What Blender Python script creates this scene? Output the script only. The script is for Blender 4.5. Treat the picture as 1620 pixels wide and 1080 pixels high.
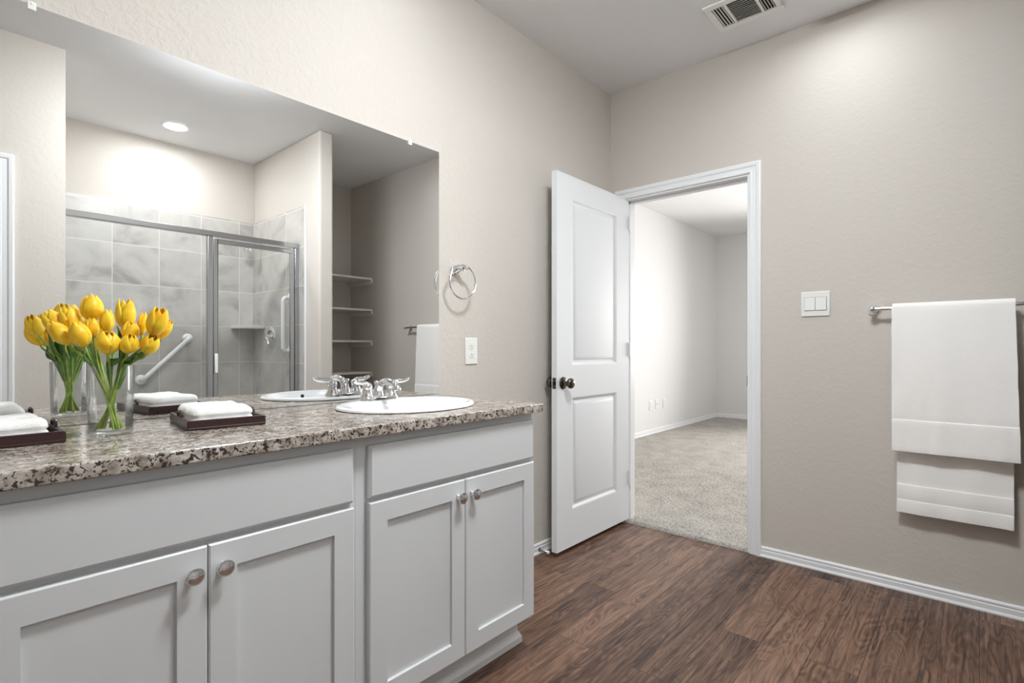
import bpy, bmesh, math, random
from math import sin, cos, pi, radians, sqrt
from mathutils import Vector, Matrix, noise

SC = bpy.context.scene
for o in list(bpy.data.objects):
    bpy.data.objects.remove(o)

# ------------------------------------------------------------------ camera, world, exposure
FZ = 0.010            # finished floor level
cd = bpy.data.cameras.new('camera'); cam = bpy.data.objects.new('camera', cd); SC.collection.objects.link(cam)
cam.location = (0, 0, 1.11)
cam.rotation_euler = (radians(90), 0, radians(-48.6))
cd.sensor_width = 36; cd.lens = 836 / 1620 * 36
cd.shift_y = 9 / 1620
cd.clip_start = 0.02
SC.camera = cam

w = bpy.data.worlds.new('world'); SC.world = w; w.use_nodes = True
w.node_tree.nodes['Background'].inputs[0].default_value = (0.80, 0.90, 1.0, 1)
w.node_tree.nodes['Background'].inputs[1].default_value = 1.0

vs = SC.view_settings
vs.view_transform = 'Standard'; vs.look = 'None'; vs.gamma = 1; vs.use_curve_mapping = False
vs.exposure = 0.26
L_CAN, L_SHOWER, L_FILL, P_WINDOW = 24.0, 190.0, 92.0, 108.0

def area(name, loc, rot, sx, sy, power, col=(1, 1, 1)):
    l = bpy.data.lights.new(name, 'AREA'); l.shape = 'RECTANGLE'; l.size = sx; l.size_y = sy
    l.energy = power; l.color = col; l.spread = radians(130)
    o = bpy.data.objects.new(name, l); SC.collection.objects.link(o); o.location = loc; o.rotation_euler = rot
    return o
# daylight entering the bedroom through its far window
area('window_daylight', (8.27, 0.55, 1.45), (0, radians(90), 0), 1.4, 1.7, P_WINDOW, (1.0, 0.98, 0.96))

# ------------------------------------------------------------------ materials
def nt(name):
    m = bpy.data.materials.new(name); m.use_nodes = True
    t = m.node_tree; t.nodes.clear()
    out = t.nodes.new('ShaderNodeOutputMaterial')
    return m, t, out
def N(t, kind, **kw):
    n = t.nodes.new(kind)
    for k, v in kw.items():
        if k in n.inputs: n.inputs[k].default_value = v
        else: setattr(n, k, v)
    return n
def pbsdf(t, out, col=(.8, .8, .8), rough=.5, metal=0, **kw):
    b = t.nodes.new('ShaderNodeBsdfPrincipled')
    b.inputs['Base Color'].default_value = (*col, 1); b.inputs['Roughness'].default_value = rough
    b.inputs['Metallic'].default_value = metal
    for k, v in kw.items(): b.inputs[k].default_value = v
    t.links.new(b.outputs[0], out.inputs[0]); return b
def bump(t, b, height, strength, dist):
    n = t.nodes.new('ShaderNodeBump'); n.inputs['Strength'].default_value = strength; n.inputs['Distance'].default_value = dist
    t.links.new(height, n.inputs['Height']); t.links.new(n.outputs[0], b.inputs['Normal']); return n
def ramp(t, fac, stops):
    r = t.nodes.new('ShaderNodeValToRGB'); e = r.color_ramp.elements
    while len(e) < len(stops): e.new(.5)
    for el, (p, c) in zip(e, stops):
        el.position = p; el.color = (*c, 1) if len(c) == 3 else c
    t.links.new(fac, r.inputs[0]); return r
def srgb(r, g, b):
    f = lambda c: (c/255/12.92) if c/255 <= .04045 else ((c/255+.055)/1.055)**2.4
    return (f(r), f(g), f(b))
def objco(t):
    return t.nodes.new('ShaderNodeTexCoord').outputs['Object']

def simple(name, col, rough=.5, metal=0, **kw):
    m, t, out = nt(name); pbsdf(t, out, col, rough, metal, **kw); return m
def paint(name, col, rough=.6, scale=150, strength=.15, dist=.002, mottle=.02):
    m, t, out = nt(name); b = pbsdf(t, out, col, rough)
    co = objco(t)
    n = N(t, 'ShaderNodeTexNoise', Scale=scale, Detail=3.0, Roughness=.6); t.links.new(co, n.inputs['Vector'])
    bump(t, b, n.outputs[0], strength, dist)
    n2 = N(t, 'ShaderNodeTexNoise', Scale=1.7, Detail=2.0); t.links.new(co, n2.inputs['Vector'])
    lo = tuple(c*(1-mottle) for c in col); hi = tuple(min(1, c*(1+mottle)) for c in col)
    r = ramp(t, n2.outputs[0], [(.3, lo), (.7, hi)]); t.links.new(r.outputs[0], b.inputs['Base Color'])
    return m
def knockdown(name, col, strength=.35):
    m, t, out = nt(name); b = pbsdf(t, out, col, .75)
    co = objco(t)
    n = N(t, 'ShaderNodeTexNoise', Scale=42.0, Detail=2.5, Roughness=.55, Distortion=.6); t.links.new(co, n.inputs['Vector'])
    r = ramp(t, n.outputs[0], [(.44, (0, 0, 0)), (.60, (1, 1, 1))])
    n3 = N(t, 'ShaderNodeTexNoise', Scale=260.0, Detail=2.0); t.links.new(co, n3.inputs['Vector'])
    mx = N(t, 'ShaderNodeMath', operation='MULTIPLY_ADD'); mx.inputs[1].default_value = .25
    t.links.new(n3.outputs[0], mx.inputs[0]); t.links.new(r.outputs[0], mx.inputs[2])
    bump(t, b, mx.outputs[0], strength, .0025)
    return m
def floor_mat():
    m, t, out = nt('walnut_plank'); b = pbsdf(t, out, rough=.42)
    co = objco(t)
    mp = N(t, 'ShaderNodeMapping'); mp.inputs['Location'].default_value = (.35, -.756, 0); t.links.new(co, mp.inputs[0])
    br = N(t, 'ShaderNodeTexBrick', offset=.37, offset_frequency=2, squash=1.0)
    br.inputs['Color1'].default_value = (0, 0, 0, 1); br.inputs['Color2'].default_value = (1, 1, 1, 1); br.inputs['Mortar'].default_value = (.5, .5, .5, 1)
    br.inputs['Scale'].default_value = 1; br.inputs['Mortar Size'].default_value = .0011; br.inputs['Mortar Smooth'].default_value = .1
    br.inputs['Brick Width'].default_value = 1.22; br.inputs['Row Height'].default_value = .152
    t.links.new(mp.outputs[0], br.inputs['Vector'])
    # grain coordinates: stretched along the plank, shifted plank by plank
    sh = N(t, 'ShaderNodeVectorMath', operation='SCALE'); sh.inputs['Scale'].default_value = 9.0
    t.links.new(br.outputs['Color'], sh.inputs[0])
    ad = N(t, 'ShaderNodeVectorMath', operation='ADD'); t.links.new(co, ad.inputs[0]); t.links.new(sh.outputs[0], ad.inputs[1])
    m1 = N(t, 'ShaderNodeMapping'); m1.inputs['Scale'].default_value = (3.2, 75, 1); t.links.new(ad.outputs[0], m1.inputs[0])
    g1 = N(t, 'ShaderNodeTexNoise', Scale=1.0, Detail=6.0, Roughness=.65, Distortion=.8); t.links.new(m1.outputs[0], g1.inputs['Vector'])
    m2 = N(t, 'ShaderNodeMapping'); m2.inputs['Scale'].default_value = (1.4, 7, 1); t.links.new(ad.outputs[0], m2.inputs[0])
    g2 = N(t, 'ShaderNodeTexNoise', Scale=1.6, Detail=2.0, Roughness=.5, Distortion=.4); t.links.new(m2.outputs[0], g2.inputs['Vector'])
    # cathedral figure: contour lines of the slow noise
    mu = N(t, 'ShaderNodeMath', operation='MULTIPLY'); mu.inputs[1].default_value = 75; t.links.new(g2.outputs[0], mu.inputs[0])
    sn = N(t, 'ShaderNodeMath', operation='SINE'); t.links.new(mu.outputs[0], sn.inputs[0])
    s2 = N(t, 'ShaderNodeMath', operation='MULTIPLY_ADD'); s2.inputs[1].default_value = .5; s2.inputs[2].default_value = .5; t.links.new(sn.outputs[0], s2.inputs[0])
    mixg = N(t, 'ShaderNodeMath', operation='MULTIPLY_ADD'); mixg.inputs[1].default_value = .16
    t.links.new(s2.outputs[0], mixg.inputs[0]); t.links.new(g1.outputs[0], mixg.inputs[2])
    tone = N(t, 'ShaderNodeMath', operation='MULTIPLY_ADD'); tone.inputs[1].default_value = .22
    t.links.new(br.outputs['Color'], tone.inputs[0]); t.links.new(mixg.outputs[0], tone.inputs[2])
    t2 = N(t, 'ShaderNodeMath', operation='MULTIPLY_ADD'); t2.inputs[1].default_value = .45
    t.links.new(g2.outputs[0], t2.inputs[0]); t.links.new(tone.outputs[0], t2.inputs[2])
    t3 = N(t, 'ShaderNodeMath', operation='MULTIPLY'); t3.inputs[1].default_value = .60; t.links.new(t2.outputs[0], t3.inputs[0])
    r = ramp(t, t3.outputs[0], [(.38, srgb(46, 32, 26)), (.48, srgb(82, 58, 46)), (.56, srgb(108, 80, 64)), (.68, srgb(142, 110, 90))])
    pw = N(t, 'ShaderNodeMath', operation='POWER'); pw.inputs[1].default_value = 5; t.links.new(s2.outputs[0], pw.inputs[0])
    mk = ramp(t, g2.outputs[0], [(.46, (0, 0, 0)), (.60, (.55, .55, .55))])
    fm = N(t, 'ShaderNodeMath', operation='MULTIPLY'); t.links.new(pw.outputs[0], fm.inputs[0]); t.links.new(mk.outputs[0], fm.inputs[1])
    fg = N(t, 'ShaderNodeMix', data_type='RGBA'); t.links.new(fm.outputs[0], fg.inputs['Factor']); t.links.new(r.outputs[0], fg.inputs['A']); fg.inputs['B'].default_value = (*srgb(48, 33, 26), 1)
    dk = N(t, 'ShaderNodeMix', data_type='RGBA'); t.links.new(br.outputs['Fac'], dk.inputs['Factor'])
    t.links.new(fg.outputs['Result'], dk.inputs['A']); dk.inputs['B'].default_value = (*srgb(40, 26, 20), 1)
    t.links.new(dk.outputs['Result'], b.inputs['Base Color'])
    rr = ramp(t, g1.outputs[0], [(.3, (.50,)*3), (.7, (.36,)*3)]); t.links.new(rr.outputs[0], b.inputs['Roughness'])
    iv = N(t, 'ShaderNodeMath', operation='SUBTRACT'); t.links.new(mixg.outputs[0], iv.inputs[0]); t.links.new(br.outputs['Fac'], iv.inputs[1])
    bump(t, b, iv.outputs[0], .35, .0015)
    return m
def granite_mat():
    m, t, out = nt('speckled_granite'); b = pbsdf(t, out, rough=.20, **{'Specular IOR Level': .75})
    co = objco(t)
    n1 = N(t, 'ShaderNodeTexNoise', Scale=38.0, Detail=4.0, Roughness=.6); t.links.new(co, n1.inputs['Vector'])
    base = ramp(t, n1.outputs[0], [(.32, srgb(122, 108, 95)), (.5, srgb(172, 160, 149)), (.68, srgb(210, 204, 197))])
    n2 = N(t, 'ShaderNodeTexNoise', Scale=150.0, Detail=3.0, Roughness=.55, Distortion=.5); t.links.new(co, n2.inputs['Vector'])
    sp = ramp(t, n2.outputs[0], [(.385, (1, 1, 1)), (.43, (0, 0, 0))])
    n3 = N(t, 'ShaderNodeTexNoise', Scale=85.0, Detail=3.0, Roughness=.6, Distortion=.6); t.links.new(co, n3.inputs['Vector'])
    sp2 = ramp(t, n3.outputs[0], [(.40, (1, 1, 1)), (.44, (0, 0, 0))])
    mxx = N(t, 'ShaderNodeMath', operation='MAXIMUM'); t.links.new(sp.outputs[0], mxx.inputs[0]); t.links.new(sp2.outputs[0], mxx.inputs[1])
    mi = N(t, 'ShaderNodeMix', data_type='RGBA'); t.links.new(mxx.outputs[0], mi.inputs['Factor'])
    t.links.new(base.outputs[0], mi.inputs['A']); mi.inputs['B'].default_value = (*srgb(52, 42, 38), 1)
    t.links.new(mi.outputs['Result'], b.inputs['Base Color'])
    return m
def tile_mat(name, ax, off, bw=.298):
    # square tiles 0.298 m; ax = horizontal axis of the wall ('X' or 'Y')
    m, t, out = nt(name); b = pbsdf(t, out, rough=.32)
    co = objco(t)
    sep = N(t, 'ShaderNodeSeparateXYZ'); t.links.new(co, sep.inputs[0])
    cb = N(t, 'ShaderNodeCombineXYZ'); t.links.new(sep.outputs[ax], cb.inputs['X']); t.links.new(sep.outputs['Z'], cb.inputs['Y'])
    mp = N(t, 'ShaderNodeMapping'); mp.inputs['Location'].default_value = (-off, -.985, 0); t.links.new(cb.outputs[0], mp.inputs[0])
    br = N(t, 'ShaderNodeTexBrick', offset=0.0, squash=1.0)
    br.inputs['Color1'].default_value = (0, 0, 0, 1); br.inputs['Color2'].default_value = (1, 1, 1, 1)
    br.inputs['Scale'].default_value = 1; br.inputs['Mortar Size'].default_value = .0022; br.inputs['Mortar Smooth'].default_value = .2
    br.inputs['Brick Width'].default_value = bw; br.inputs['Row Height'].default_value = .299
    t.links.new(mp.outputs[0], br.inputs['Vector'])
    sh = N(t, 'ShaderNodeVectorMath', operation='SCALE'); sh.inputs['Scale'].default_value = 7.0; t.links.new(br.outputs['Color'], sh.inputs[0])
    ad = N(t, 'ShaderNodeVectorMath', operation='ADD'); t.links.new(co, ad.inputs[0]); t.links.new(sh.outputs[0], ad.inputs[1])
    n = N(t, 'ShaderNodeTexNoise', Scale=3.6, Detail=7.0, Roughness=.60, Distortion=.7); t.links.new(ad.outputs[0], n.inputs['Vector'])
    r = ramp(t, n.outputs[0], [(.28, srgb(150, 145, 141)), (.46, srgb(184, 180, 175)), (.7, srgb(202, 198, 192))])
    mi = N(t, 'ShaderNodeMix', data_type='RGBA'); t.links.new(br.outputs['Fac'], mi.inputs['Factor'])
    t.links.new(r.outputs[0], mi.inputs['A']); mi.inputs['B'].default_value = (*srgb(226, 222, 214), 1)
    t.links.new(mi.outputs['Result'], b.inputs['Base Color'])
    iv = N(t, 'ShaderNodeMath', operation='SUBTRACT'); iv.inputs[0].default_value = 1; t.links.new(br.outputs['Fac'], iv.inputs[1])
    bump(t, b, iv.outputs[0], .5, .001)
    return m
def carpet_mat():
    m, t, out = nt('beige_carpet'); b = pbsdf(t, out, rough=.95)
    b.inputs['Specular IOR Level'].default_value = .1
    co = objco(t)
    n = N(t, 'ShaderNodeTexNoise', Scale=110.0, Detail=3.0, Roughness=.7); t.links.new(co, n.inputs['Vector'])
    n2 = N(t, 'ShaderNodeTexNoise', Scale=6.0, Detail=3.0); t.links.new(co, n2.inputs['Vector'])
    ad = N(t, 'ShaderNodeMath', operation='MULTIPLY_ADD'); ad.inputs[1].default_value = .25; t.links.new(n2.outputs[0], ad.inputs[0]); t.links.new(n.outputs[0], ad.inputs[2])
    r = ramp(t, ad.outputs[0], [(.42, srgb(118, 114, 108)), (.62, srgb(182, 177, 170)), (.82, srgb(208, 204, 197))])
    t.links.new(r.outputs[0], b.inputs['Base Color'])
    bump(t, b, n.outputs[0], .8, .01)
    return m
def terry(name, col):
    m, t, out = nt(name); b = pbsdf(t, out, col, .95)
    b.inputs['Specular IOR Level'].default_value = .15
    b.inputs['Sheen Weight'].default_value = .2
    n = N(t, 'ShaderNodeTexNoise', Scale=420.0, Detail=2.0); t.links.new(objco(t), n.inputs['Vector'])
    bump(t, b, n.outputs[0], .45, .003); return m
def glass_mat(name, tint, refl_max, edge):
    m, t, out = nt(name)
    lw = N(t, 'ShaderNodeLayerWeight', Blend=.35)
    tr = N(t, 'ShaderNodeBsdfTransparent')
    col = ramp(t, lw.outputs['Facing'], [(.84, tint), (1.0, edge)]); t.links.new(col.outputs[0], tr.inputs[0])
    gl = N(t, 'ShaderNodeBsdfGlossy', Roughness=.02)
    fr = N(t, 'ShaderNodeMath', operation='MULTIPLY'); fr.inputs[1].default_value = refl_max; t.links.new(lw.outputs['Fresnel'], fr.inputs[0])
    mi = N(t, 'ShaderNodeMixShader'); t.links.new(fr.outputs[0], mi.inputs[0]); t.links.new(tr.outputs[0], mi.inputs[1]); t.links.new(gl.outputs[0], mi.inputs[2])
    t.links.new(mi.outputs[0], out.inputs[0]); return m
def emis(name, col, s):
    m, t, out = nt(name); e = N(t, 'ShaderNodeEmission', Strength=s); e.inputs[0].default_value = (*col, 1)
    t.links.new(e.outputs[0], out.inputs[0]); return m
def petal_mat():
    m, t, out = nt('tulip_petal'); b = pbsdf(t, out, srgb(250, 190, 20), .45)
    b.inputs['Subsurface Weight'].default_value = .15; b.inputs['Subsurface Radius'].default_value = (.01, .006, .002); b.inputs['Subsurface Scale'].default_value = .5
    n = N(t, 'ShaderNodeTexNoise', Scale=60.0, Detail=3.0); t.links.new(objco(t), n.inputs['Vector'])
    r = ramp(t, n.outputs[0], [(.3, srgb(250, 182, 14)), (.7, srgb(255, 216, 44))]); t.links.new(r.outputs[0], b.inputs['Base Color'])
    return m
def leaf_mat(name, a, c):
    m, t, out = nt(name); b = pbsdf(t, out, a, .45)
    n = N(t, 'ShaderNodeTexNoise', Scale=35.0, Detail=2.0); t.links.new(objco(t), n.inputs['Vector'])
    r = ramp(t, n.outputs[0], [(.3, a), (.7, c)]); t.links.new(r.outputs[0], b.inputs['Base Color']); return m

M = {
 'wall': knockdown('greige_wall_paint', srgb(205, 198, 190), .12),
 'wall_rough': knockdown('greige_wall_paint_heavy_texture', srgb(205, 198, 190), .3),
 'ceil': paint('ceiling_white', srgb(240, 240, 241), .8, 90, .2, .003),
 'trim': paint('trim_white', srgb(236, 237, 238), .35, 200, .04, .001, .005),
 'door': paint('door_white', srgb(222, 224, 226), .55, 300, .05, .001, .005),
 'cab': paint('cabinet_white', srgb(212, 213, 214), .4, 160, .04, .001, .008),
 'cabin': simple('cabinet_inside', srgb(150, 145, 140), .7),
 'bed': knockdown('bedroom_wall_overexposed', srgb(226, 226, 226), .2),  # overexposure put into the colour, lighter than the greige wall paint
 'floor': floor_mat(), 'granite': granite_mat(),
 'tile_back': tile_mat('shower_tile_back', 'X', .974), 'tile_side': tile_mat('shower_tile_side', 'Y', -.66, .62),
 'carpet': carpet_mat(),
 'mirror': simple('mirror_silver', (.90, .91, .91), .0, 1.0),
 'chrome': simple('polished_chrome', (.86, .86, .88), .06, 1.0),
 'nickel': simple('satin_nickel', srgb(100, 94, 86), .16, 1.0),
 'alu': simple('brushed_aluminium', (.52, .53, .55), .2, 1.0),
 'darkmetal': simple('dark_bronze_metal', (.05, .05, .055), .35, .8),
 'porcelain': simple('white_porcelain', srgb(240, 240, 240), .08),
 'black': simple('black_gap', (.01, .01, .01), .6),
 'plastic': simple('white_plastic', srgb(238, 238, 234), .35),
 'slot': simple('dark_slot', (.04, .04, .04), .6),
 'glass': glass_mat('shower_glass', (.985, .99, .987), .5, (.86, .89, .87)),
 'vase': glass_mat('vase_glass', (.99, .995, .99), .5, (.42, .46, .44)),
 'tray': simple('dark_mahogany_lacquer', srgb(52, 28, 26), .35),
 'terry': terry('white_terry', srgb(244, 243, 241)),
 'towel': terry('white_bath_towel', srgb(252, 249, 246)),
 'petal': petal_mat(),
 'stem': leaf_mat('tulip_stem_green', srgb(116, 150, 46), srgb(182, 200, 104)),
 'leaf': leaf_mat('tulip_leaf_green', srgb(52, 96, 34), srgb(116, 156, 66)),
 'shelf': paint('shelf_white', srgb(225, 222, 214), .5, 200, .04, .001, .01),
 'ventw': simple('vent_white', srgb(248, 248, 245), .45),
 'lens': emis('lamp_lens', (.93, .97, 1), L_CAN),
 'lens_shower': emis('shower_lamp_lens', (.95, .98, 1), L_SHOWER),
 'fill_dome': emis('fill_dome_lens', (.92, .97, 1), L_FILL),
 'clearplastic': glass_mat('clear_plastic', (.93, .94, .93), .9, (.6, .62, .62)),
}

# ------------------------------------------------------------------ helpers
ORG = {}
def org(p): return ORG.get(p.name, Vector((0, 0, 0))) if p else Vector((0, 0, 0))
def thing(name, loc, label, cat, group=None, rz=0):
    o = bpy.data.objects.new(name, None); SC.collection.objects.link(o)
    o.empty_display_size = .05
    o.location = loc; o.rotation_euler = (0, 0, rz)
    o['label'] = label; o['category'] = cat
    if group: o['group'] = group
    ORG[o.name] = Vector(loc) if rz == 0 else Vector((0, 0, 0))     # rotated things are built in local coordinates
    return o
def obj(name, bm, mat, parent=None, flat=False, angle=35, bevel=0, segs=2, label=None):
    me = bpy.data.meshes.new(name)
    bmesh.ops.remove_doubles(bm, verts=bm.verts, dist=1e-6)
    bmesh.ops.recalc_face_normals(bm, faces=bm.faces)
    if parent: bmesh.ops.translate(bm, verts=bm.verts, vec=-org(parent))
    for f in bm.faces: f.smooth = not flat
    bm.to_mesh(me); bm.free()
    if not flat: me.set_sharp_from_angle(angle=radians(angle))
    o = bpy.data.objects.new(name, me); SC.collection.objects.link(o)
    me.materials.append(M[mat] if isinstance(mat, str) else mat)
    if parent:
        o.parent = parent; ORG[o.name] = org(parent)
    if bevel:
        b = o.modifiers.new('edge', 'BEVEL'); b.width = bevel; b.segments = segs; b.limit_method = 'ANGLE'; b.angle_limit = radians(40)
        b.harden_normals = False
    if label: o['label'] = label
    return o
def struct(name, bm, mat, **kw):
    o = obj(name, bm, mat, **kw); o['kind'] = 'structure'; return o
def tag(o, label, cat, group=None):
    o['label'] = label; o['category'] = cat
    if group: o['group'] = group
    return o
def box(bm, x0, x1, y0, y1, z0, z1):
    v = [bm.verts.new(p) for p in ((x0, y0, z0), (x1, y0, z0), (x1, y1, z0), (x0, y1, z0), (x0, y0, z1), (x1, y0, z1), (x1, y1, z1), (x0, y1, z1))]
    for f in ((3, 2, 1, 0), (4, 5, 6, 7), (0, 1, 5, 4), (1, 2, 6, 5), (2, 3, 7, 6), (3, 0, 4, 7)):
        bm.faces.new([v[i] for i in f])
    return v
def B(*a):
    bm = bmesh.new(); box(bm, *a); return bm
def frame_of(d):
    d = Vector(d).normalized()
    a = Vector((0, 0, 1)) if abs(d.z) < .9 else Vector((1, 0, 0))
    u = a.cross(d).normalized(); return u, d.cross(u).normalized(), d
def lathe(bm, prof, origin, axis=(0, 0, 1), seg=32, sx=1, sy=1):
    u, v, d = frame_of(axis); o = Vector(origin); rings = []
    for r, h in prof:
        if r < 1e-6: rings.append([bm.verts.new(o + d*h)])
        else: rings.append([bm.verts.new(o + d*h + u*(r*sx*cos(2*pi*k/seg)) + v*(r*sy*sin(2*pi*k/seg))) for k in range(seg)])
    for a, b in zip(rings, rings[1:]):
        for k in range(seg):
            k2 = (k+1) % seg
            if len(a) == 1 and len(b) == 1: continue
            if len(a) == 1: bm.faces.new((a[0], b[k], b[k2]))
            elif len(b) == 1: bm.faces.new((a[k], a[k2], b[0]))
            else: bm.faces.new((a[k], a[k2], b[k2], b[k]))
    if len(rings[0]) > 1: bm.faces.new(rings[0])
    if len(rings[-1]) > 1: bm.faces.new(rings[-1])
def smoothpath(pts, n):
    P = [Vector(p) for p in pts]; P = [2*P[0]-P[1]] + P + [2*P[-1]-P[-2]]; out = []
    for i in range(1, len(P)-2):
        for k in range(n):
            s = k/n
            out.append(.5*((2*P[i]) + (P[i+1]-P[i-1])*s + (2*P[i-1]-5*P[i]+4*P[i+1]-P[i+2])*s*s + (3*P[i]-P[i-1]-3*P[i+1]+P[i+2])*s**3))
    out.append(P[-2]); return out
def tube(bm, pts, rad, seg=12, closed=False, flat=1.0, up=None, cap=True):
    P = [Vector(p) for p in pts]; n = len(P)
    rr = rad if isinstance(rad, (list, tuple)) else [rad]*n
    rings = []; u = None
    for i in range(n):
        if closed: d = P[(i+1) % n]-P[i-1]
        else: d = P[min(i+1, n-1)]-P[max(i-1, 0)]
        d.normalize()
        if u is None:
            u = (Vector(up) if up else frame_of(d)[0]); u = (u - d*u.dot(d)).normalized()
        else: u = (u - d*u.dot(d)).normalized()
        v = d.cross(u)
        rings.append([bm.verts.new(P[i] + u*(rr[i]*flat*cos(2*pi*k/seg)) + v*(rr[i]*sin(2*pi*k/seg))) for k in range(seg)])
    for i in range(n if closed else n-1):
        a, b = rings[i], rings[(i+1) % n]
        for k in range(seg): bm.faces.new((a[k], a[(k+1) % seg], b[(k+1) % seg], b[k]))
    if not closed and cap:
        bm.faces.new(rings[0]); bm.faces.new(rings[-1])
def prism(bm, prof, fn0, fn1):
    # closed 2D profile carried from one end (fn0) to the other (fn1)
    a = [bm.verts.new(fn0(*p)) for p in prof]; b = [bm.verts.new(fn1(*p)) for p in prof]
    n = len(prof)
    for k in range(n): bm.faces.new((a[k], a[(k+1) % n], b[(k+1) % n], b[k]))
    bm.faces.new(a); bm.faces.new(b)
def sweep_u(bm, prof, corners):
    # profile (o, t): outward offset and thickness; corners: list of functions (o, t) -> point
    rings = [[bm.verts.new(c(*p)) for p in prof] for c in corners]; n = len(prof)
    for a, b in zip(rings, rings[1:]):
        for k in range(n): bm.faces.new((a[k], a[(k+1) % n], b[(k+1) % n], b[k]))
    bm.faces.new(rings[0]); bm.faces.new(rings[-1])

# ------------------------------------------------------------------ room shell
YA, XB, ZC = 1.764, 2.959, 2.725
XW = 3.075            # bedroom side of the door wall
XL = -1.30
YW = -0.204           # wall behind the camera
YK = -1.285           # back of shower and linen alcove
DY0, DY1, DZ = 0.912, 1.672, 2.045      # bathroom doorway
ZB = 2.83
struct('floor', B(XL-.1, XB+.002, YK-.1, YA+.1, -.1, FZ), 'floor')
struct('ceiling', B(XL-.1, XB+.02, YK-.1, YA+.12, ZC, ZC+.1), 'ceil')
struct('wall_mirror_side', B(XL-.1, XB, YA, YA+.12, 0, ZC), 'wall_rough')
bm = bmesh.new()
box(bm, XB, XW, YK-.1, DY0, 0, ZB); box(bm, XB, XW, DY1, 3.19, 0, ZB); box(bm, XB, XW, DY0, DY1, DZ, ZB)
struct('wall_right', bm, 'wall')
struct('wall_left', B(XL-.1, XL, YW-.1, YA, 0, ZC), 'wall')
# wall behind the camera with its own doorway
BX0, BX1 = -.475, .288
bm = bmesh.new()
box(bm, XL, BX0, YW-.12, YW, 0, ZC); box(bm, BX1, .55, YW-.12, YW, 0, ZC); box(bm, BX0, BX1, YW-.12, YW, DZ, ZC)
struct('wall_back', bm, 'wall')
struct('wall_shower_left', B(.43, .55, YK, YW-.12, 0, ZC), 'wall')
struct('wall_alcove', B(.43, XB, YK-.1, YK, 0, ZC), 'wall')
struct('wall_partition', B(1.996, 2.108, YK, -.148, 0, ZC), 'wall', bevel=.016, segs=4)
# shower tiles (slabs on the walls)
struct('wall_tile_back', B(.56, 1.985, YK, YK+.010, 0, 2.197), 'tile_back')
struct('wall_tile_right', B(1.986, 1.996, YK, -.354, 0, 2.197), 'tile_side')
struct('wall_tile_left', B(.55, .56, YK, -.354, 0, 2.197), 'tile_side')
struct('trim_1', B(1.985, 1.997, -.356, -.350, 0, 2.199), 'trim')
# bedroom
BYL, BXF, BYR = 3.07, 8.30, -1.2
struct('wall_bedroom_left', B(XW, BXF+.1, BYL, BYL+.12, 0, ZB), 'bed')
WY0, WY1, WZ0, WZ1 = -.35, 1.45, .70, 2.15
bm = bmesh.new()
box(bm, BXF, BXF+.12, WY1, BYL, 0, ZB); box(bm, BXF, BXF+.12, BYR, WY0, 0, ZB)
box(bm, BXF, BXF+.12, WY0, WY1, 0, WZ0); box(bm, BXF, BXF+.12, WY0, WY1, WZ1, ZB)
struct('wall_bedroom_far', bm, 'bed')
struct('wall_bedroom_right', B(XW, BXF+.1, BYR-.12, BYR, 0, ZB), 'bed')
struct('ceiling_bedroom', B(XB, BXF+.1, BYR-.1, BYL+.1, ZB, ZB+.1), paint('bedroom_ceiling_white', srgb(236, 236, 236), .8, 90, .2, .003))
struct('wall_bedroom_near', B(XW, XW+.004, DY1+.065, BYL, FZ, ZB), 'bed')
bm = bmesh.new()
for a in ((WY0, WY1, WZ0, WZ0+.05), (WY0, WY1, WZ1-.05, WZ1), (WY0, WY0+.05, WZ0+.05, WZ1-.05), (WY1-.05, WY1, WZ0+.05, WZ1-.05), ((WY0+WY1)/2-.025, (WY0+WY1)/2+.025, WZ0+.05, WZ1-.05)):
    box(bm, BXF+.04, BXF+.09, *a)
struct('window_1', bm, 'trim')
# carpet: a dense pile surface, thicker than the plank floor
bm = bmesh.new()
def carpet_patch(x0, x1, y0, y1, st, amp):
    nx = int((x1-x0)/st); ny = int((y1-y0)/st); g = []
    for i in range(nx+1):
        row = []
        for j in range(ny+1):
            x = x0+(x1-x0)*i/nx; y = y0+(y1-y0)*j/ny
            h = noise.noise(Vector((x*48, y*62, 0)))*amp*1.5 + noise.noise(Vector((x*130, y*130, 3)))*amp*.8 + noise.noise(Vector((x*3, y*3, 9)))*.002
            z = FZ + .016 + h
            e = x - x0
            if e < .02: z = FZ + .001 + (z-FZ)*sqrt(max(0, 1-(1-e/.02)**2)); x += noise.noise(Vector((y*60, 7, 1)))*.004
            row.append(bm.verts.new((x, y, z)))
        g.append(row)
    for i in range(nx):
        for j in range(ny): bm.faces.new((g[i][j], g[i+1][j], g[i+1][j+1], g[i][j+1]))
carpet_patch(XB+.012, XW, DY0+.016, DY1-.016, .006, .004)
carpet_patch2 = None
def carpet_flat(x0, x1, y0, y1, st, amp):
    nx = int((x1-x0)/st); ny = int((y1-y0)/st); g = []
    for i in range(nx+1):
        row = []
        for j in range(ny+1):
            x = x0+(x1-x0)*i/nx; y = y0+(y1-y0)*j/ny
            h = noise.noise(Vector((x*48, y*62, 0)))*amp*1.5 + noise.noise(Vector((x*130, y*130, 3)))*amp*.8 + noise.noise(Vector((x*3, y*3, 9)))*.002
            row.append(bm.verts.new((x, y, FZ+.016+h)))
        g.append(row)
    for i in range(nx):
        for j in range(ny): bm.faces.new((g[i][j], g[i+1][j], g[i+1][j+1], g[i][j+1]))
carpet_flat(XW, 4.6, .7, BYL, .008, .004)
carpet_flat(4.6, BXF, .7, BYL, .018, .004)
carpet_flat(XW, BXF, BYR, .7, .1, .002)
box(bm, XB+.002, BXF, BYR, BYL, -.1, FZ)
o = struct('carpet', bm, 'carpet', angle=180)

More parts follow.
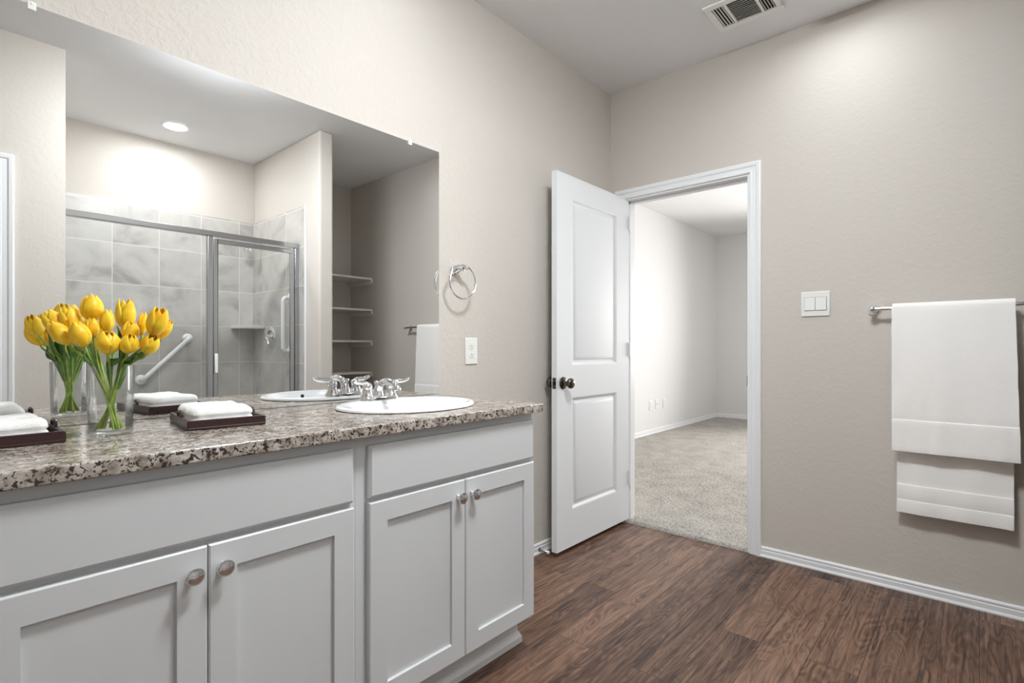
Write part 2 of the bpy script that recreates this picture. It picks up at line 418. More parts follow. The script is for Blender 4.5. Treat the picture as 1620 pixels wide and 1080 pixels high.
# ------------------------------------------------------------------ trims
base_prof = [(0, 0), (.017, 0), (.0185, .006), (.015, .013), (.0125, .015), (.0125, .034), (.0085, .037), (.0085, .041), (.0115, .044), (.0105, .050), (.006, .055), (0, .055)]
def baseboard(name, p0, p1, n, mat='trim', z=FZ, s=1.0):
    bm = bmesh.new(); n = Vector(n)
    prism(bm, base_prof, lambda t, h: Vector(p0)+n*t*1+Vector((0, 0, z+h*s)), lambda t, h: Vector(p1)+n*t+Vector((0, 0, z+h*s)))
    return struct(name, bm, mat, angle=20)
baseboard('baseboard_left', (1.488, YA, 0), (XB, YA, 0), (0, -1, 0))
baseboard('baseboard_right', (XB, -.80, 0), (XB, DY0-.055, 0), (-1, 0, 0))
baseboard('baseboard_alcove', (2.108, YK, 0), (XB, YK, 0), (0, 1, 0))
baseboard('baseboard_back', (BX1+.057, YW, 0), (.55, YW, 0), (0, 1, 0))
baseboard('baseboard_bedroom_left', (XW, BYL, 0), (BXF, BYL, 0), (0, -1, 0), z=FZ+.010, s=1.15)
baseboard('baseboard_bedroom_far', (BXF, BYR, 0), (BXF, BYL, 0), (-1, 0, 0), z=FZ+.010, s=1.15)
cas_prof = [(0, 0), (0, .010), (.006, .012), (.010, .0095), (.030, .011), (.036, .015), (.050, .017), (.0555, .015), (.0575, .010), (.0575, 0)]
def casing_x(name, x, s, y0, y1, zt):       # casing on a wall of constant x, standing out in direction s
    bm = bmesh.new()
    sweep_u(bm, cas_prof, [lambda o, t: (x+s*t, y1+o, FZ), lambda o, t: (x+s*t, y1+o, zt+o), lambda o, t: (x+s*t, y0-o, zt+o), lambda o, t: (x+s*t, y0-o, FZ)])
    return struct(name, bm, 'trim', angle=20)
def casing_y(name, y, s, x0, x1, zt):
    bm = bmesh.new()
    sweep_u(bm, cas_prof, [lambda o, t: (x0-o, y+s*t, FZ), lambda o, t: (x0-o, y+s*t, zt+o), lambda o, t: (x1+o, y+s*t, zt+o), lambda o, t: (x1+o, y+s*t, FZ)])
    return struct(name, bm, 'trim', angle=20)
c1 = casing_x('trim_2', XB, -1, DY0, DY1, 2.038)
casing_x('trim_3', XW, 1, DY0, DY1, 2.038)
casing_y('trim_4', YW, 1, BX0, BX1, 2.038)
bm = bmesh.new()       # jamb lining with its stop
box(bm, XB-.001, XW+.001, DY1-.015, DY1, FZ, DZ); box(bm, XB-.001, XW+.001, DY0, DY0+.015, FZ, DZ)
box(bm, XB-.001, XW+.001, DY0+.015, DY1-.015, DZ-.018, DZ)
for a in ((DY1-.026, DY1-.015, FZ, DZ-.018), (DY0+.015, DY0+.026, FZ, DZ-.018), (DY0+.015, DY1-.015, DZ-.029, DZ-.018)):
    box(bm, XB+.040, XW-.040, *a)
j1 = struct('trim_5', bm, 'trim', bevel=.0012, segs=1)
obj('strike_plate', B(XB-.0015, XB+.028, DY0+.0145, DY0+.0165, .90, .957), 'nickel', j1)
bm = bmesh.new()
box(bm, BX0-.001, BX0+.015, YW-.12, YW, FZ, DZ); box(bm, BX1-.015, BX1+.001, YW-.12, YW, FZ, DZ); box(bm, BX0+.015, BX1-.015, YW-.12, YW, DZ-.018, DZ)
struct('trim_6', bm, 'trim')

# ------------------------------------------------------------------ doors
def panel_door(bm, x0, x1, yf, th, z0, z1, panels, d=.009):
    # slab lying in the XZ plane, moulded face at y=yf (towards -y) and another at yf+th
    for y, s in ((yf, 1), (yf+th, -1)):
        xs = sorted({x0, x1, *[p[0] for p in panels], *[p[1] for p in panels]})
        zs = sorted({z0, z1, *[p[2] for p in panels], *[p[3] for p in panels]})
        for i in range(len(xs)-1):
            for k in range(len(zs)-1):
                a, b, c, e = xs[i], xs[i+1], zs[k], zs[k+1]
                if any(abs(a-p[0]) < 1e-6 and abs(c-p[2]) < 1e-6 for p in panels):
                    prev = None
                    for ins, dep in ((0, 0), (.006, .002), (.016, d), (.026, d), (.040, .003), (.046, .002)):
                        lp = [bm.verts.new((X, y+s*dep, Z)) for X, Z in ((a+ins, c+ins), (b-ins, c+ins), (b-ins, e-ins), (a+ins, e-ins))]
                        if prev:
                            for q in range(4): bm.faces.new((prev[q], prev[(q+1) % 4], lp[(q+1) % 4], lp[q]))
                        prev = lp
                    bm.faces.new(prev)
                else:
                    bm.faces.new([bm.verts.new(p) for p in ((a, y, c), (b, y, c), (b, y, e), (a, y, e))])
    y0, y1 = yf, yf+th
    for q in (((x0, y0, z0), (x0, y1, z0), (x0, y1, z1), (x0, y0, z1)), ((x1, y0, z0), (x1, y1, z0), (x1, y1, z1), (x1, y0, z1)),
              ((x0, y0, z0), (x1, y0, z0), (x1, y1, z0), (x0, y1, z0)), ((x0, y0, z1), (x1, y0, z1), (x1, y1, z1), (x0, y1, z1))):
        bm.faces.new([bm.verts.new(p) for p in q])
DF = 1.644; DX0, DX1 = 2.218, 2.973; DT = .034
d1 = bpy.data.objects.new('door_1', None); SC.collection.objects.link(d1); d1.location = (DX1, DF+DT/2, FZ); ORG['door_1'] = Vector(d1.location)
d1['kind'] = 'structure'; d1['label'] = 'open white two-panel door standing in front of the mirror wall'
bm = bmesh.new()
panel_door(bm, DX0, DX1, DF, DT, .036, 2.033, [(2.355, 2.825, 1.012, 1.912), (2.355, 2.825, .235, .838)])
obj('door_leaf', bm, 'door', d1, angle=15)
KZ = .921
def door_knob(x, y, s, par):
    bm = bmesh.new()
    lathe(bm, [(0, 0), (.033, 0), (.033, .004), (.028, .009), (.014, .013), (.0115, .022), (.012, .030), (.020, .035), (.0265, .043), (.028, .051), (.025, .059), (.016, .065), (0, .067)], (x, y, KZ), (0, s, 0), 32)
    return obj('knob', bm, 'nickel', par, angle=40)
door_knob(2.272, DF, -1, d1); door_knob(2.272, DF+DT, 1, d1)
lp = obj('latch_plate', B(DX0-.0015, DX0+.001, DF+.006, DF+.028, KZ-.029, KZ+.029), 'nickel', d1, bevel=.001)
obj('latch_bolt', B(DX0-.012, DX0+.001, DF+.012, DF+.023, KZ-.009, KZ+.009), 'nickel', lp, bevel=.003)
for hz in (.25, 1.05, 1.84):
    bm = bmesh.new(); lathe(bm, [(0, 0), (.006, 0), (.006, .09), (0, .09)], (DX1+.001, DF-.004, hz), seg=12)
    obj('hinge', bm, 'door', d1)
d2 = bpy.data.objects.new('door_2', None); SC.collection.objects.link(d2); d2.location = (BX0, YW-.1, FZ); ORG['door_2'] = Vector(d2.location); d2['kind'] = 'structure'
bm = bmesh.new(); panel_door(bm, BX0+.018, BX1-.018, YW-.11, DT, .03, DZ-.022, [(BX0+.13, BX1-.13, 1.0, 1.9), (BX0+.13, BX1-.13, .23, .83)])
obj('door_leaf', bm, 'door', d2, angle=15)
# wire door stop on the baseboard
ds = thing('door_stop', (2.2, YA-.02, .05), 'small wire door stop on the baseboard behind the open door', 'door stop')
bm = bmesh.new(); lathe(bm, [(0, 0), (.011, 0), (.011, .003), (.006, .006), (0, .006)], (2.206, YA-.0122, .034), (0, -1, 0), 16); obj('mount', bm, 'alu', ds)
bm = bmesh.new()
tube(bm, [(2.206+.0055*cos(k*.9), YA-.017-k*.0009, .034+.0055*sin(k*.9)) for k in range(60)], .0014, 6); obj('spring', bm, 'alu', ds)
bm = bmesh.new(); lathe(bm, [(0, 0), (.008, 0), (.008, .009), (.006, .011), (0, .011)], (2.206, YA-.068, .034), (0, -1, 0), 16); obj('tip', bm, 'plastic', ds)

# ------------------------------------------------------------------ vanity
YFR = 1.217        # front of the face frames
def shaker_door(bm, x0, x1, z0, z1, yf=1.198, t=.0188, st=.056, rec=.009):
    prev = None; loops = []
    for ins, dep in ((0, .003), (.003, 0), (st, 0), (st+.001, rec)):
        loops.append([bm.verts.new((X, yf+dep, Z)) for X, Z in ((x0+ins, z0+ins), (x1-ins, z0+ins), (x1-ins, z1-ins), (x0+ins, z1-ins))])
    loops.insert(0, [bm.verts.new((X, yf+t, Z)) for X, Z in ((x0, z0), (x1, z0), (x1, z1), (x0, z1))])
    for a, b in zip(loops, loops[1:]):
        for q in range(4): bm.faces.new((a[q], a[(q+1) % 4], b[(q+1) % 4], b[q]))
    bm.faces.new(loops[-1]); bm.faces.new(loops[0])
def slab_front(bm, x0, x1, z0, z1, yf=1.198, t=.0188):
    loops = []
    for ins, dep in ((0, t), (0, .007), (.007, 0)):
        loops.append([bm.verts.new((X, yf+dep, Z)) for X, Z in ((x0+ins, z0+ins), (x1-ins, z0+ins), (x1-ins, z1-ins), (x0+ins, z1-ins))])
    for a, b in zip(loops, loops[1:]):
        for q in range(4): bm.faces.new((a[q], a[(q+1) % 4], b[(q+1) % 4], b[q]))
    bm.faces.new(loops[-1]); bm.faces.new(loops[0])
def cab_knob(x, z, par):
    bm = bmesh.new()
    lathe(bm, [(0, 0), (.010, 0), (.008, .004), (.0065, .010), (.008, .015), (.0165, .018), (.0178, .021), (.0165, .024), (.014, .0235), (.009, .0265), (0, .0275)], (x, 1.198, z), (0, -1, 0), 36)
    return obj('knob', bm, 'chrome', par, angle=50, label='round polished chrome knob')
def vanity(xl, xr, door_x, fr, label, toe_r):
    t = thing('vanity_cabinet', ((xl+xr)/2, 1.49, FZ), label, 'cabinet', 'white vanity base cabinets')
    zt, zb = .875, .132
    bm = bmesh.new()
    box(bm, xl, xl+.016, YFR+.019, YA-.006, zb, zt); box(bm, xr-.016, xr, YFR+.019, YA-.006, zb, zt)
    box(bm, xl+.016, xr-.016, YFR+.019, YA-.006, zb, zb+.016); box(bm, xl+.016, xr-.016, YA-.018, YA-.006, zb+.016, zt)
    obj('carcass', bm, 'cab', t)
    bm = bmesh.new(); y0, y1 = YFR, YFR+.019
    dl, dr = door_x[0]+.02, door_x[2]-.02
    box(bm, xl, dl, y0, y1, zb, zt); box(bm, dr, xr, y0, y1, zb, zt)
    box(bm, dl, dr, y0, y1, .84, zt); box(bm, dl, dr, y0, y1, zb, .165); box(bm, dl, dr, y0, y1, .685, .725)
    obj('face_frame', bm, 'cab', t)
    bm = bmesh.new(); slab_front(bm, fr[0], fr[1], .711, .849); obj('false_front', bm, 'cab', t, angle=20)
    for k in range(2):
        bm = bmesh.new(); shaker_door(bm, door_x[k]+.0012*k, door_x[k+1]-.0012*(1-k), .148, .699)
        d = obj('door', bm, 'cab', t, angle=20)
        cab_knob(door_x[1]+(-.031, .027)[k], .649, d)
    bm = bmesh.new(); box(bm, xl, toe_r, 1.292, 1.305, FZ, zb)
    if toe_r < xr+.05 and toe_r > xr: box(bm, xr-.002, toe_r, 1.305, YA-.006, FZ, zb)
    obj('toe_kick', bm, 'cab', t)
    bm = bmesh.new()
    prism(bm, [(0, 0), (.014, 0), (.013, .020), (.006, .032), (.003, .040), (0, .040)], lambda a, h: (xl, 1.292-a, FZ+h), lambda a, h: (toe_r+(a*.8 if toe_r > xr+.005 else 0), 1.292-a, FZ+h))
    obj('base_moulding', bm, 'cab', t, angle=25)
    return t
vanity(.7626, 1.487, (.794, 1.141, 1.480), (.794, 1.480), 'white two-door vanity cabinet under the sink, beside the open door', 1.497)
vanity(-.70, .762, (.063, .406, .749), (.063, .749), 'white two-door vanity cabinet under the tulip vase and trays', .762)

# countertop with the sink cut-out
CZ = .907; CF = 1.178; CR = 1.508
SXC, SYC, SA, SB = 1.132, 1.478, .249, .205
bm = bmesh.new()
outer = [(-.72, CF), (CR, CF), (CR, YA-.001), (-.72, YA-.001)]
vo = [bm.verts.new((x, y, CZ)) for x, y in outer]
eo = [bm.edges.new((vo[i], vo[(i+1) % 4])) for i in range(4)]
NS = 64
vi = [bm.verts.new((SXC+(SA-.02)*cos(2*pi*k/NS), SYC+(SB-.02)*sin(2*pi*k/NS), CZ)) for k in range(NS)]
ei = [bm.edges.new((vi[k], vi[(k+1) % NS])) for k in range(NS)]
r = bmesh.ops.triangle_fill(bm, use_beauty=True, edges=eo+ei)
fs = [f for f in bm.faces]
bad = [f for f in fs if ((f.calc_center_median().x-SXC)/(SA-.02))**2+((f.calc_center_median().y-SYC)/(SB-.02))**2 < .97]
if bad: bmesh.ops.delete(bm, geom=bad, context='FACES_ONLY')
ex = bmesh.ops.extrude_face_region(bm, geom=list(bm.faces))
bmesh.ops.translate(bm, verts=[v for v in ex['geom'] if isinstance(v, bmesh.types.BMVert)], vec=(0, 0, -.030))
o = obj('countertop', bm, 'granite', bevel=.003, segs=2)
tag(o, 'speckled brown granite vanity countertop with eased front edge', 'countertop')

# sink
sk = thing('sink', (SXC, SYC, CZ), 'oval white drop-in sink set in the granite countertop', 'sink')
bm = bmesh.new(); rings = []
def ell(a, b, cy, z): return [bm.verts.new((SXC+a*cos(2*pi*k/NS), cy+b*sin(2*pi*k/NS), z)) for k in range(NS)]
for a, b, cy, z in ((SA-.004, SB-.004, SYC, CZ), (SA, SB, SYC, CZ+.003), (SA-.001, SB-.001, SYC, CZ+.008), (SA-.006, SB-.006, SYC, CZ+.0125), (SA-.018, SB-.016, SYC, CZ+.0125),
                    (SA-.030, SB-.042, SYC-.026, CZ+.010), (SA-.040, SB-.052, SYC-.028, CZ+.002), (SA-.050, SB-.060, SYC-.03, CZ-.03),
                    (SA-.075, SB-.078, SYC-.03, CZ-.085), (SA-.13, SB-.115, SYC-.03, CZ-.125), (.06, .05, SYC-.03, CZ-.138), (.022, .022, SYC-.03, CZ-.141)):
    rings.append(ell(a, b, cy, z))
for a, b in zip(rings, rings[1:]):
    for k in range(NS): bm.faces.new((a[k], a[(k+1) % NS], b[(k+1) % NS], b[k]))
o = obj('basin', bm, 'porcelain', sk, angle=60)
so = o.modifiers.new('thick', 'SOLIDIFY'); so.thickness = .006; so.offset = -1
bm = bmesh.new(); lathe(bm, [(0, .004), (.012, .004), (.022, .002), (.024, 0), (.024, -.004), (0, -.004)], (SXC, SYC-.03, CZ-.141)); obj('drain', bm, 'chrome', sk)
bm = bmesh.new(); lathe(bm, [(0, 0), (.008, 0), (.008, .004), (0, .004)], (SXC-.005, SYC-.181, CZ-.011), (0, 1, .12), 16); obj('overflow_hole', bm, 'black', sk)

# faucet
FX, FY, FZ0 = 1.127, 1.640, CZ+.0125
fa = thing('faucet', (FX, FY, FZ0), 'chrome two-handle faucet on the back rim of the white sink', 'faucet')
bm = bmesh.new()
pts = [(FX+.052*cos(a)*1.0 + (.026 if cos(a) > 0 else -.026)*0, 0) for a in (0,)]
def stadium(hw, r, z, n=12):
    L = []
    for k in range(n+1): a = -pi/2+pi*k/n; L.append(bm.verts.new((FX+hw+r*cos(a), FY+r*sin(a), z)))
    for k in range(n+1): a = pi/2+pi*k/n; L.append(bm.verts.new((FX-hw+r*cos(a), FY+r*sin(a), z)))
    return L
ls = [stadium(.051, .027, FZ0-.002), stadium(.051, .027, FZ0+.006), stadium(.051, .025, FZ0+.011), stadium(.050, .020, FZ0+.014)]
for a, b in zip(ls, ls[1:]):
    for k in range(len(a)): bm.faces.new((a[k], a[(k+1) % len(a)], b[(k+1) % len(a)], b[k]))
bm.faces.new(ls[0]); bm.faces.new(ls[-1])
obj('base_plate', bm, 'chrome', fa, angle=40)
bm = bmesh.new()
sp = smoothpath([(FX, FY+.006, FZ0+.010), (FX, FY+.004, FZ0+.035), (FX, FY-.012, FZ0+.058), (FX, FY-.048, FZ0+.068), (FX, FY-.088, FZ0+.062), (FX, FY-.108, FZ0+.046), (FX, FY-.110, FZ0+.038)], 6)
n = len(sp); rad = []
for i in range(n):
    s = i/(n-1)
    rad.append(.021-.0085*min(1, s/.35) if s < .35 else .0125-.001*(s-.35))
tube(bm, sp, rad, 20); obj('spout', bm, 'chrome', fa, angle=50)
for s in (-1, 1):
    hx = FX+s*.051
    bm = bmesh.new()
    lathe(bm, [(.023, .012), (.0225, .016), (.019, .022), (.0165, .034), (.0175, .044), (.0185, .050), (.016, .058), (.009, .064), (0, .0655)], (hx, FY, FZ0), seg=28)
    hp = smoothpath([(hx-s*.008, FY+.004, FZ0+.054), (hx+s*.014, FY-.004, FZ0+.063), (hx+s*.040, FY-.010, FZ0+.064), (hx+s*.062, FY-.014, FZ0+.070), (hx+s*.074, FY-.016, FZ0+.077)], 6)
    m_ = len(hp); rr = [.0125+.004*sin(pi*min(1, i/(m_-1)*1.1))-(.0105*max(0, i/(m_-1)-.75)*4) for i in range(m_)]
    rr = [max(.002, q) for q in rr]
    tube(bm, hp, rr, 16, flat=.52, up=(0, 0, 1))
    obj('handle', bm, 'chrome', fa, angle=50)
bm = bmesh.new(); lathe(bm, [(.0028, .010), (.0028, .052), (.006, .056), (.0075, .062), (.0055, .068), (0, .069)], (FX, FY+.021, FZ0), seg=14); obj('lift_rod', bm, 'chrome', fa)

# ------------------------------------------------------------------ mirror
MX0, MX1, MZ0, MZ1 = -.66, 1.514, .9085, 1.958
mr = thing('vanity_mirror', (.43, YA-.004, MZ0), 'large frameless mirror on the wall above the granite countertop', 'mirror')
obj('mirror_glass', B(MX0, MX1, YA-.006, YA-.0008, MZ0, MZ1), 'mirror', mr)
for cx in (1.357, .195):
    bm = bmesh.new(); box(bm, cx-.008, cx+.008, YA-.0105, YA-.0062, MZ1-.014, MZ1+.006); box(bm, cx-.008, cx+.008, YA-.0062, YA-.0004, MZ1+.0005, MZ1+.006)
    lathe(bm, [(0, 0), (.0035, 0), (.003, .0015), (0, .002)], (cx, YA-.0105, MZ1+.001), (0, -1, 0), 12)
    obj('clip', bm, 'plastic', mr, bevel=.0015, label='small white plastic mirror clip')

# ------------------------------------------------------------------ on mirror wall: towel ring, outlet
tr = thing('towel_ring', (1.612, YA, 1.455), 'chrome towel ring on the wall right of the mirror', 'towel ring')
bm = bmesh.new()
lathe(bm, [(0, 0), (.027, 0), (.027, .004), (.024, .008), (.015, .020), (.0105, .038), (.010, .050), (0, .052)], (1.612, YA, 1.455), (.22, -1, .10), 28, sx=1, sy=1)
lathe(bm, [(0, 0), (.008, .002), (.011, .009), (.008, .016), (0, .018)], (1.6245, YA-.050, 1.460), (.25, -.6, .15), 20)
obj('post', bm, 'chrome', tr, angle=50)
bm = bmesh.new(); rc = Vector((1.606, YA-.058, 1.458-.060))
tube(bm, [rc+Vector((.074*sin(a), .006*cos(a)*0-.004*sin(a), .074*cos(a))) for a in [2*pi*k/64 for k in range(64)]], .0042, 12, closed=True)
obj('ring', bm, 'chrome', tr)

def outlet(name, label, P, u, v, n, wd, ht, plain=False, group=None):
    # P centre, u right, v up, n out of the wall
    P, u, v, n = map(Vector, (P, u, v, n))
    t = thing(name, P, label, 'wall plate' if plain else 'outlet', group)
    def bx(bm, cu, cv, w_, h_, d0, d1):
        vs = [bm.verts.new(P+u*(cu+a*w_/2)+v*(cv+b*h_/2)+n*d) for d in (d0, d1) for a, b in ((-1, -1), (1, -1), (1, 1), (-1, 1))]
        for f in ((0, 1, 2, 3), (4, 5, 6, 7), (0, 1, 5, 4), (1, 2, 6, 5), (2, 3, 7, 6), (3, 0, 4, 7)): bm.faces.new([vs[i] for i in f])
    bm = bmesh.new(); bx(bm, 0, 0, wd, ht, 0, .006); obj('plate', bm, 'plastic', t, bevel=.003)
    if plain:
        bm = bmesh.new(); lathe(bm, [(0, 0), (.008, 0), (.008, .005), (.004, .008), (0, .008)], P+n*.006, n, 16); obj('jack', bm, 'alu', t)
        return t
    for s in (-1, 1):
        bm = bmesh.new()
        prof = []
        for k in range(24):
            a = 2*pi*k/24; prof.append((.0165*cos(a), max(-.0125, min(.0125, .0165*sin(a)))))
        A = [bm.verts.new(P+u*p+v*(q+s*.0195)+n*.006) for p, q in prof]; C_ = [bm.verts.new(P+u*p+v*(q+s*.0195)+n*.0085) for p, q in prof]
        for k in range(24): bm.faces.new((A[k], A[(k+1) % 24], C_[(k+1) % 24], C_[k]))
        bm.faces.new(A); bm.faces.new(C_)
        rcp = obj('receptacle', bm, 'plastic', t)
        bm = bmesh.new()
        bx(bm, -.006, s*.0195+.003, .0022, .009, .0084, .0088); bx(bm, .006, s*.0195+.003, .0022, .007, .0084, .0088)
        bx(bm, 0, s*.0195-.007, .004, .0045, .0084, .0088)
        obj('slots', bm, 'slot', rcp)
    bm = bmesh.new(); lathe(bm, [(0, 0), (.003, 0), (.002, .001), (0, .001)], P+n*.006, n, 10); obj('screw', bm, 'plastic', t)
    return t
outlet('outlet', 'white electrical outlet above the countertop, right of the mirror', (1.712, YA, 1.092), (1, 0, 0), (0, 0, 1), (0, -1, 0), .076, .122)
outlet('outlet', 'white outlet low on the bedroom wall, leftmost plate of three', (6.10, BYL, .385), (1, 0, 0), (0, 0, 1), (0, -1, 0), .078, .122)
outlet('cable_plate', 'white cable plate low on the bedroom wall, middle plate of three', (6.27, BYL, .385), (1, 0, 0), (0, 0, 1), (0, -1, 0), .078, .122, True)
outlet('outlet', 'white outlet low on the bedroom wall, rightmost plate of three', (6.48, BYL, .385), (1, 0, 0), (0, 0, 1), (0, -1, 0), .078, .122)

# ------------------------------------------------------------------ door wall: switch, towel bar, towel
sw = thing('light_switch', (XB, .603, 1.324), 'white double rocker light switch between the doorway and the towel bar', 'light switch')
obj('plate', B(XB-.0065, XB, .540, .666, 1.263, 1.385), 'plastic', sw, bevel=.003)
bm = bmesh.new(); box(bm, XB-.0068, XB-.0058, .5535, .6525, 1.291, 1.358); obj('bezel', bm, simple('switch_gap', srgb(120, 118, 112), .6), sw)
for a, b, tl in ((.6045, .651, .003), (.5555, .6025, .003)):
    bm = bmesh.new()
    v = [bm.verts.new(p) for p in ((XB-.006, a, 1.2925), (XB-.006, b, 1.2925), (XB-.006, b, 1.3565), (XB-.006, a, 1.3565), (XB-.0115, a, 1.2925), (XB-.0115, b, 1.2925), (XB-.0085, b, 1.3565), (XB-.0085, a, 1.3565))]
    for f in ((3, 2, 1, 0), (4, 5, 6, 7), (0, 1, 5, 4), (1, 2, 6, 5), (2, 3, 7, 6), (3, 0, 4, 7)): bm.faces.new([v[i] for i in f])
    obj('rocker', bm, 'plastic', sw, bevel=.001)
BX, BZ = 2.895, 1.283
tb = thing('towel_bar', (XB, .03, BZ), 'chrome towel bar on the right wall holding the white towel', 'towel bar')
bm = bmesh.new(); tube(bm, [(BX, -.305, BZ), (BX, .366, BZ)], .0085, 16); obj('bar', bm, 'chrome', tb)
for y in (.362, -.300):
    bm = bmesh.new()
    lathe(bm, [(0, 0), (.026, 0), (.026, .005), (.022, .010), (.013, .018), (.0105, .035), (.0115, .048), (.014, .058), (.0135, .070), (.008, .077), (0, .0785)], (XB, y, BZ), (-1, 0, 0), 28)
    obj('post', bm, 'chrome', tb, angle=50)
# bath towel: one long cloth folded over the bar, short leaf in front
bm = bmesh.new()
def hem(a, b, n, cuts):      # z stations, doubled at the hem lines so that the step reads as a crease
    L = [a+(b-a)*k/n for k in range(n+1)]
    for c in cuts: L += [c-.0006, c+.0006]
    return sorted(L, reverse=b < a)
prof = []          # (x, z, leaf)  leaf 0 back, 1 top, 2 front
for z in hem(.378, BZ, 30, (.50, .432)):
    x = BX+.0165
    if z < .50: x -= .003
    if z < .432: x -= .003
    prof.append((x, z, 0))
for k in range(1, 12):
    a = pi*k/12; prof.append((BX+.0165*cos(a), BZ+.0165*sin(a), 1))
for z in hem(BZ, .655, 26, (.79,)):
    x = BX-.0165-.010*(BZ-z)/(BZ-.655)
    if z < .79: x -= .003
    prof.append((x, z, 2))
NY = 40; rows = []
for i, (x, z, lf) in enumerate(prof):
    row = []
    for j in range(NY+1):
        s = j/NY
        if lf == 0: y0, y1 = -.109, .272
        else:
            q = 0 if lf == 1 else (BZ-z)/(BZ-.655); y0, y1 = -.112-.015*q, .288-.003*q
            if lf == 1: y0, y1 = -.112, .286
        y = y0+(y1-y0)*s
        dy = .0022*noise.noise(Vector((z*14, lf*5, s*3)))
        e = max(0, abs(s-.5)*2-.94)/.06
        wv = .0075*noise.noise(Vector((y*13+.4*z, z*2.2, lf*7+1)))+.003*noise.noise(Vector((y*30, z*4, lf)))*(1 if lf == 2 else .4)
        if lf == 0: xx = min(x + wv, XB-.018)
        elif lf == 2: xx = x - abs(wv)*min(1, .25+(BZ-z)*3) - .002*noise.noise(Vector((y*9, z*5, 3)))
        else: xx = x
        zz = z + (.004*s*0 if lf else 0)
        row.append(bm.verts.new((xx, y+dy*(1 if s in (0, 1) else .3), zz)))
    rows.append(row)
for a, b in zip(rows, rows[1:]):
    for j in range(NY): bm.faces.new((a[j], a[j+1], b[j+1], b[j]))
bt = obj('bath_towel', bm, 'towel', angle=180)
so = bt.modifiers.new('thick', 'SOLIDIFY'); so.thickness = .0105; so.offset = 0
bv = bt.modifiers.new('round', 'BEVEL'); bv.width = .004; bv.segments = 3; bv.limit_method = 'ANGLE'; bv.angle_limit = radians(50)
tag(bt, 'white bath towel hung over the chrome bar, front leaf shorter', 'towel')

# ------------------------------------------------------------------ ceiling register
vt = thing('ceiling_vent', (2.612, .836, ZC), 'white ceiling air register with dark slots near the corner', 'air vent')
vx0, vx1, vy0, vy1 = 2.488, 2.734, .684, .988
bm = bmesh.new()
secs = [(vy1-.085, vy1-.030), (vy0+.093, vy1-.098), (vy0+.030, vy0+.080)]
x0i, x1i = vx0+.035, vx1-.035
ys = [vy1] + [q for a, b in secs for q in (b, a)] + [vy0]
box(bm, vx0, vx0+.035, vy0, vy1, ZC-.009, ZC-.0005); box(bm, vx1-.035, vx1, vy0, vy1, ZC-.009, ZC-.0005)
for k in range(0, len(ys), 2): box(bm, x0i, x1i, ys[k+1], ys[k], ZC-.009, ZC-.0005)
obj('frame', bm, 'ventw', vt, bevel=.003)
obj('duct_shadow', B(vx0+.03, vx1-.03, vy0+.025, vy1-.025, ZC-.0016, ZC-.0006), 'black', vt)
for s, (a, b) in enumerate(secs):
    bm = bmesh.new()
    if s == 1:
        nn = 12
        for k in range(nn):
            xx = x0i+(x1i-x0i)*(k+.5)/nn; dx = .0035
            v = [(xx-dx, a, ZC-.0085), (xx-dx+.0018, a, ZC-.0085), (xx+dx, a, ZC-.002), (xx+dx-.0018, a, ZC-.002)]
            A = [bm.verts.new(p) for p in v]; C_ = [bm.verts.new((p[0], b, p[2])) for p in v]
            for q in range(4): bm.faces.new((A[q], A[(q+1) % 4], C_[(q+1) % 4], C_[q]))
            bm.faces.new(A); bm.faces.new(C_)
    else:
        nn = 4; sg = 1 if s == 0 else .6
        for k in range(nn):
            yy = a+(b-a)*(k+.5)/nn; dy = .005*sg
            v = [(x0i, yy-dy, ZC-.0085), (x0i, yy-dy+.0018, ZC-.0085), (x0i, yy+dy, ZC-.002), (x0i, yy+dy-.0018, ZC-.002)]
            A = [bm.verts.new(p) for p in v]; C_ = [bm.verts.new((x1i, p[1], p[2])) for p in v]
            for q in range(4): bm.faces.new((A[q], A[(q+1) % 4], C_[(q+1) % 4], C_[q]))
            bm.faces.new(A); bm.faces.new(C_)
    obj('louvre_bank', bm, 'ventw', vt, flat=True)

# ------------------------------------------------------------------ lamps
def can(x, y, label, mat):
    t = thing('recessed_light', (x, y, ZC), label, 'ceiling light', 'recessed ceiling lights')
    bm = bmesh.new()
    lathe(bm, [(.072, -.001), (.072, -.006), (.076, -.008), (.092, -.005), (.094, 0), (.090, -.0005)], (x, y, ZC), seg=40); obj('trim_ring', bm, 'ventw', t)
    bm = bmesh.new(); lathe(bm, [(0, -.003), (.073, -.003), (.073, -.0015), (0, -.0015)], (x, y, ZC), seg=40); obj('lens', bm, mat, t)
    return t
can(1.272, -.885, 'glowing recessed ceiling light over the shower, seen in the mirror', 'lens_shower')
can(1.15, 1.42, 'recessed ceiling light above the sink', 'lens')
can(-.10, 1.30, 'recessed ceiling light above the left end of the countertop', 'lens')
def panel_light(x, y, r, label, mat):
    fl = thing('ceiling_light', (x, y, ZC), label, 'ceiling light', 'round flush ceiling lights')
    bm = bmesh.new(); lathe(bm, ([(r, -.010), (r, -.030), (r+.006, -.033), (r+.014, -.030), (r+.018, -.0005), (0, -.0005), (0, -.010)] if r < .15 else [(r, -.010), (r, -.014), (r+.008, -.012), (r+.010, -.0005), (0, -.0005), (0, -.010)]), (x, y, ZC), seg=48); obj('base', bm, 'ventw', fl)
    prof = [(0, -.016), (r-.001, -.016), (r-.001, -.011), (0, -.011)] if r < .15 else [(0, -.075), (r*.45, -.070), (r*.8, -.055), (r*.97, -.030), (r-.001, -.011), (0, -.011)]
    bm = bmesh.new(); lathe(bm, prof, (x, y, ZC), seg=48); obj('diffuser', bm, mat, fl)
panel_light(2.60, .46, .10, 'small round flush ceiling light between the doorway wall and the camera', emis('small_lens', (.92, .97, 1), 34.0))
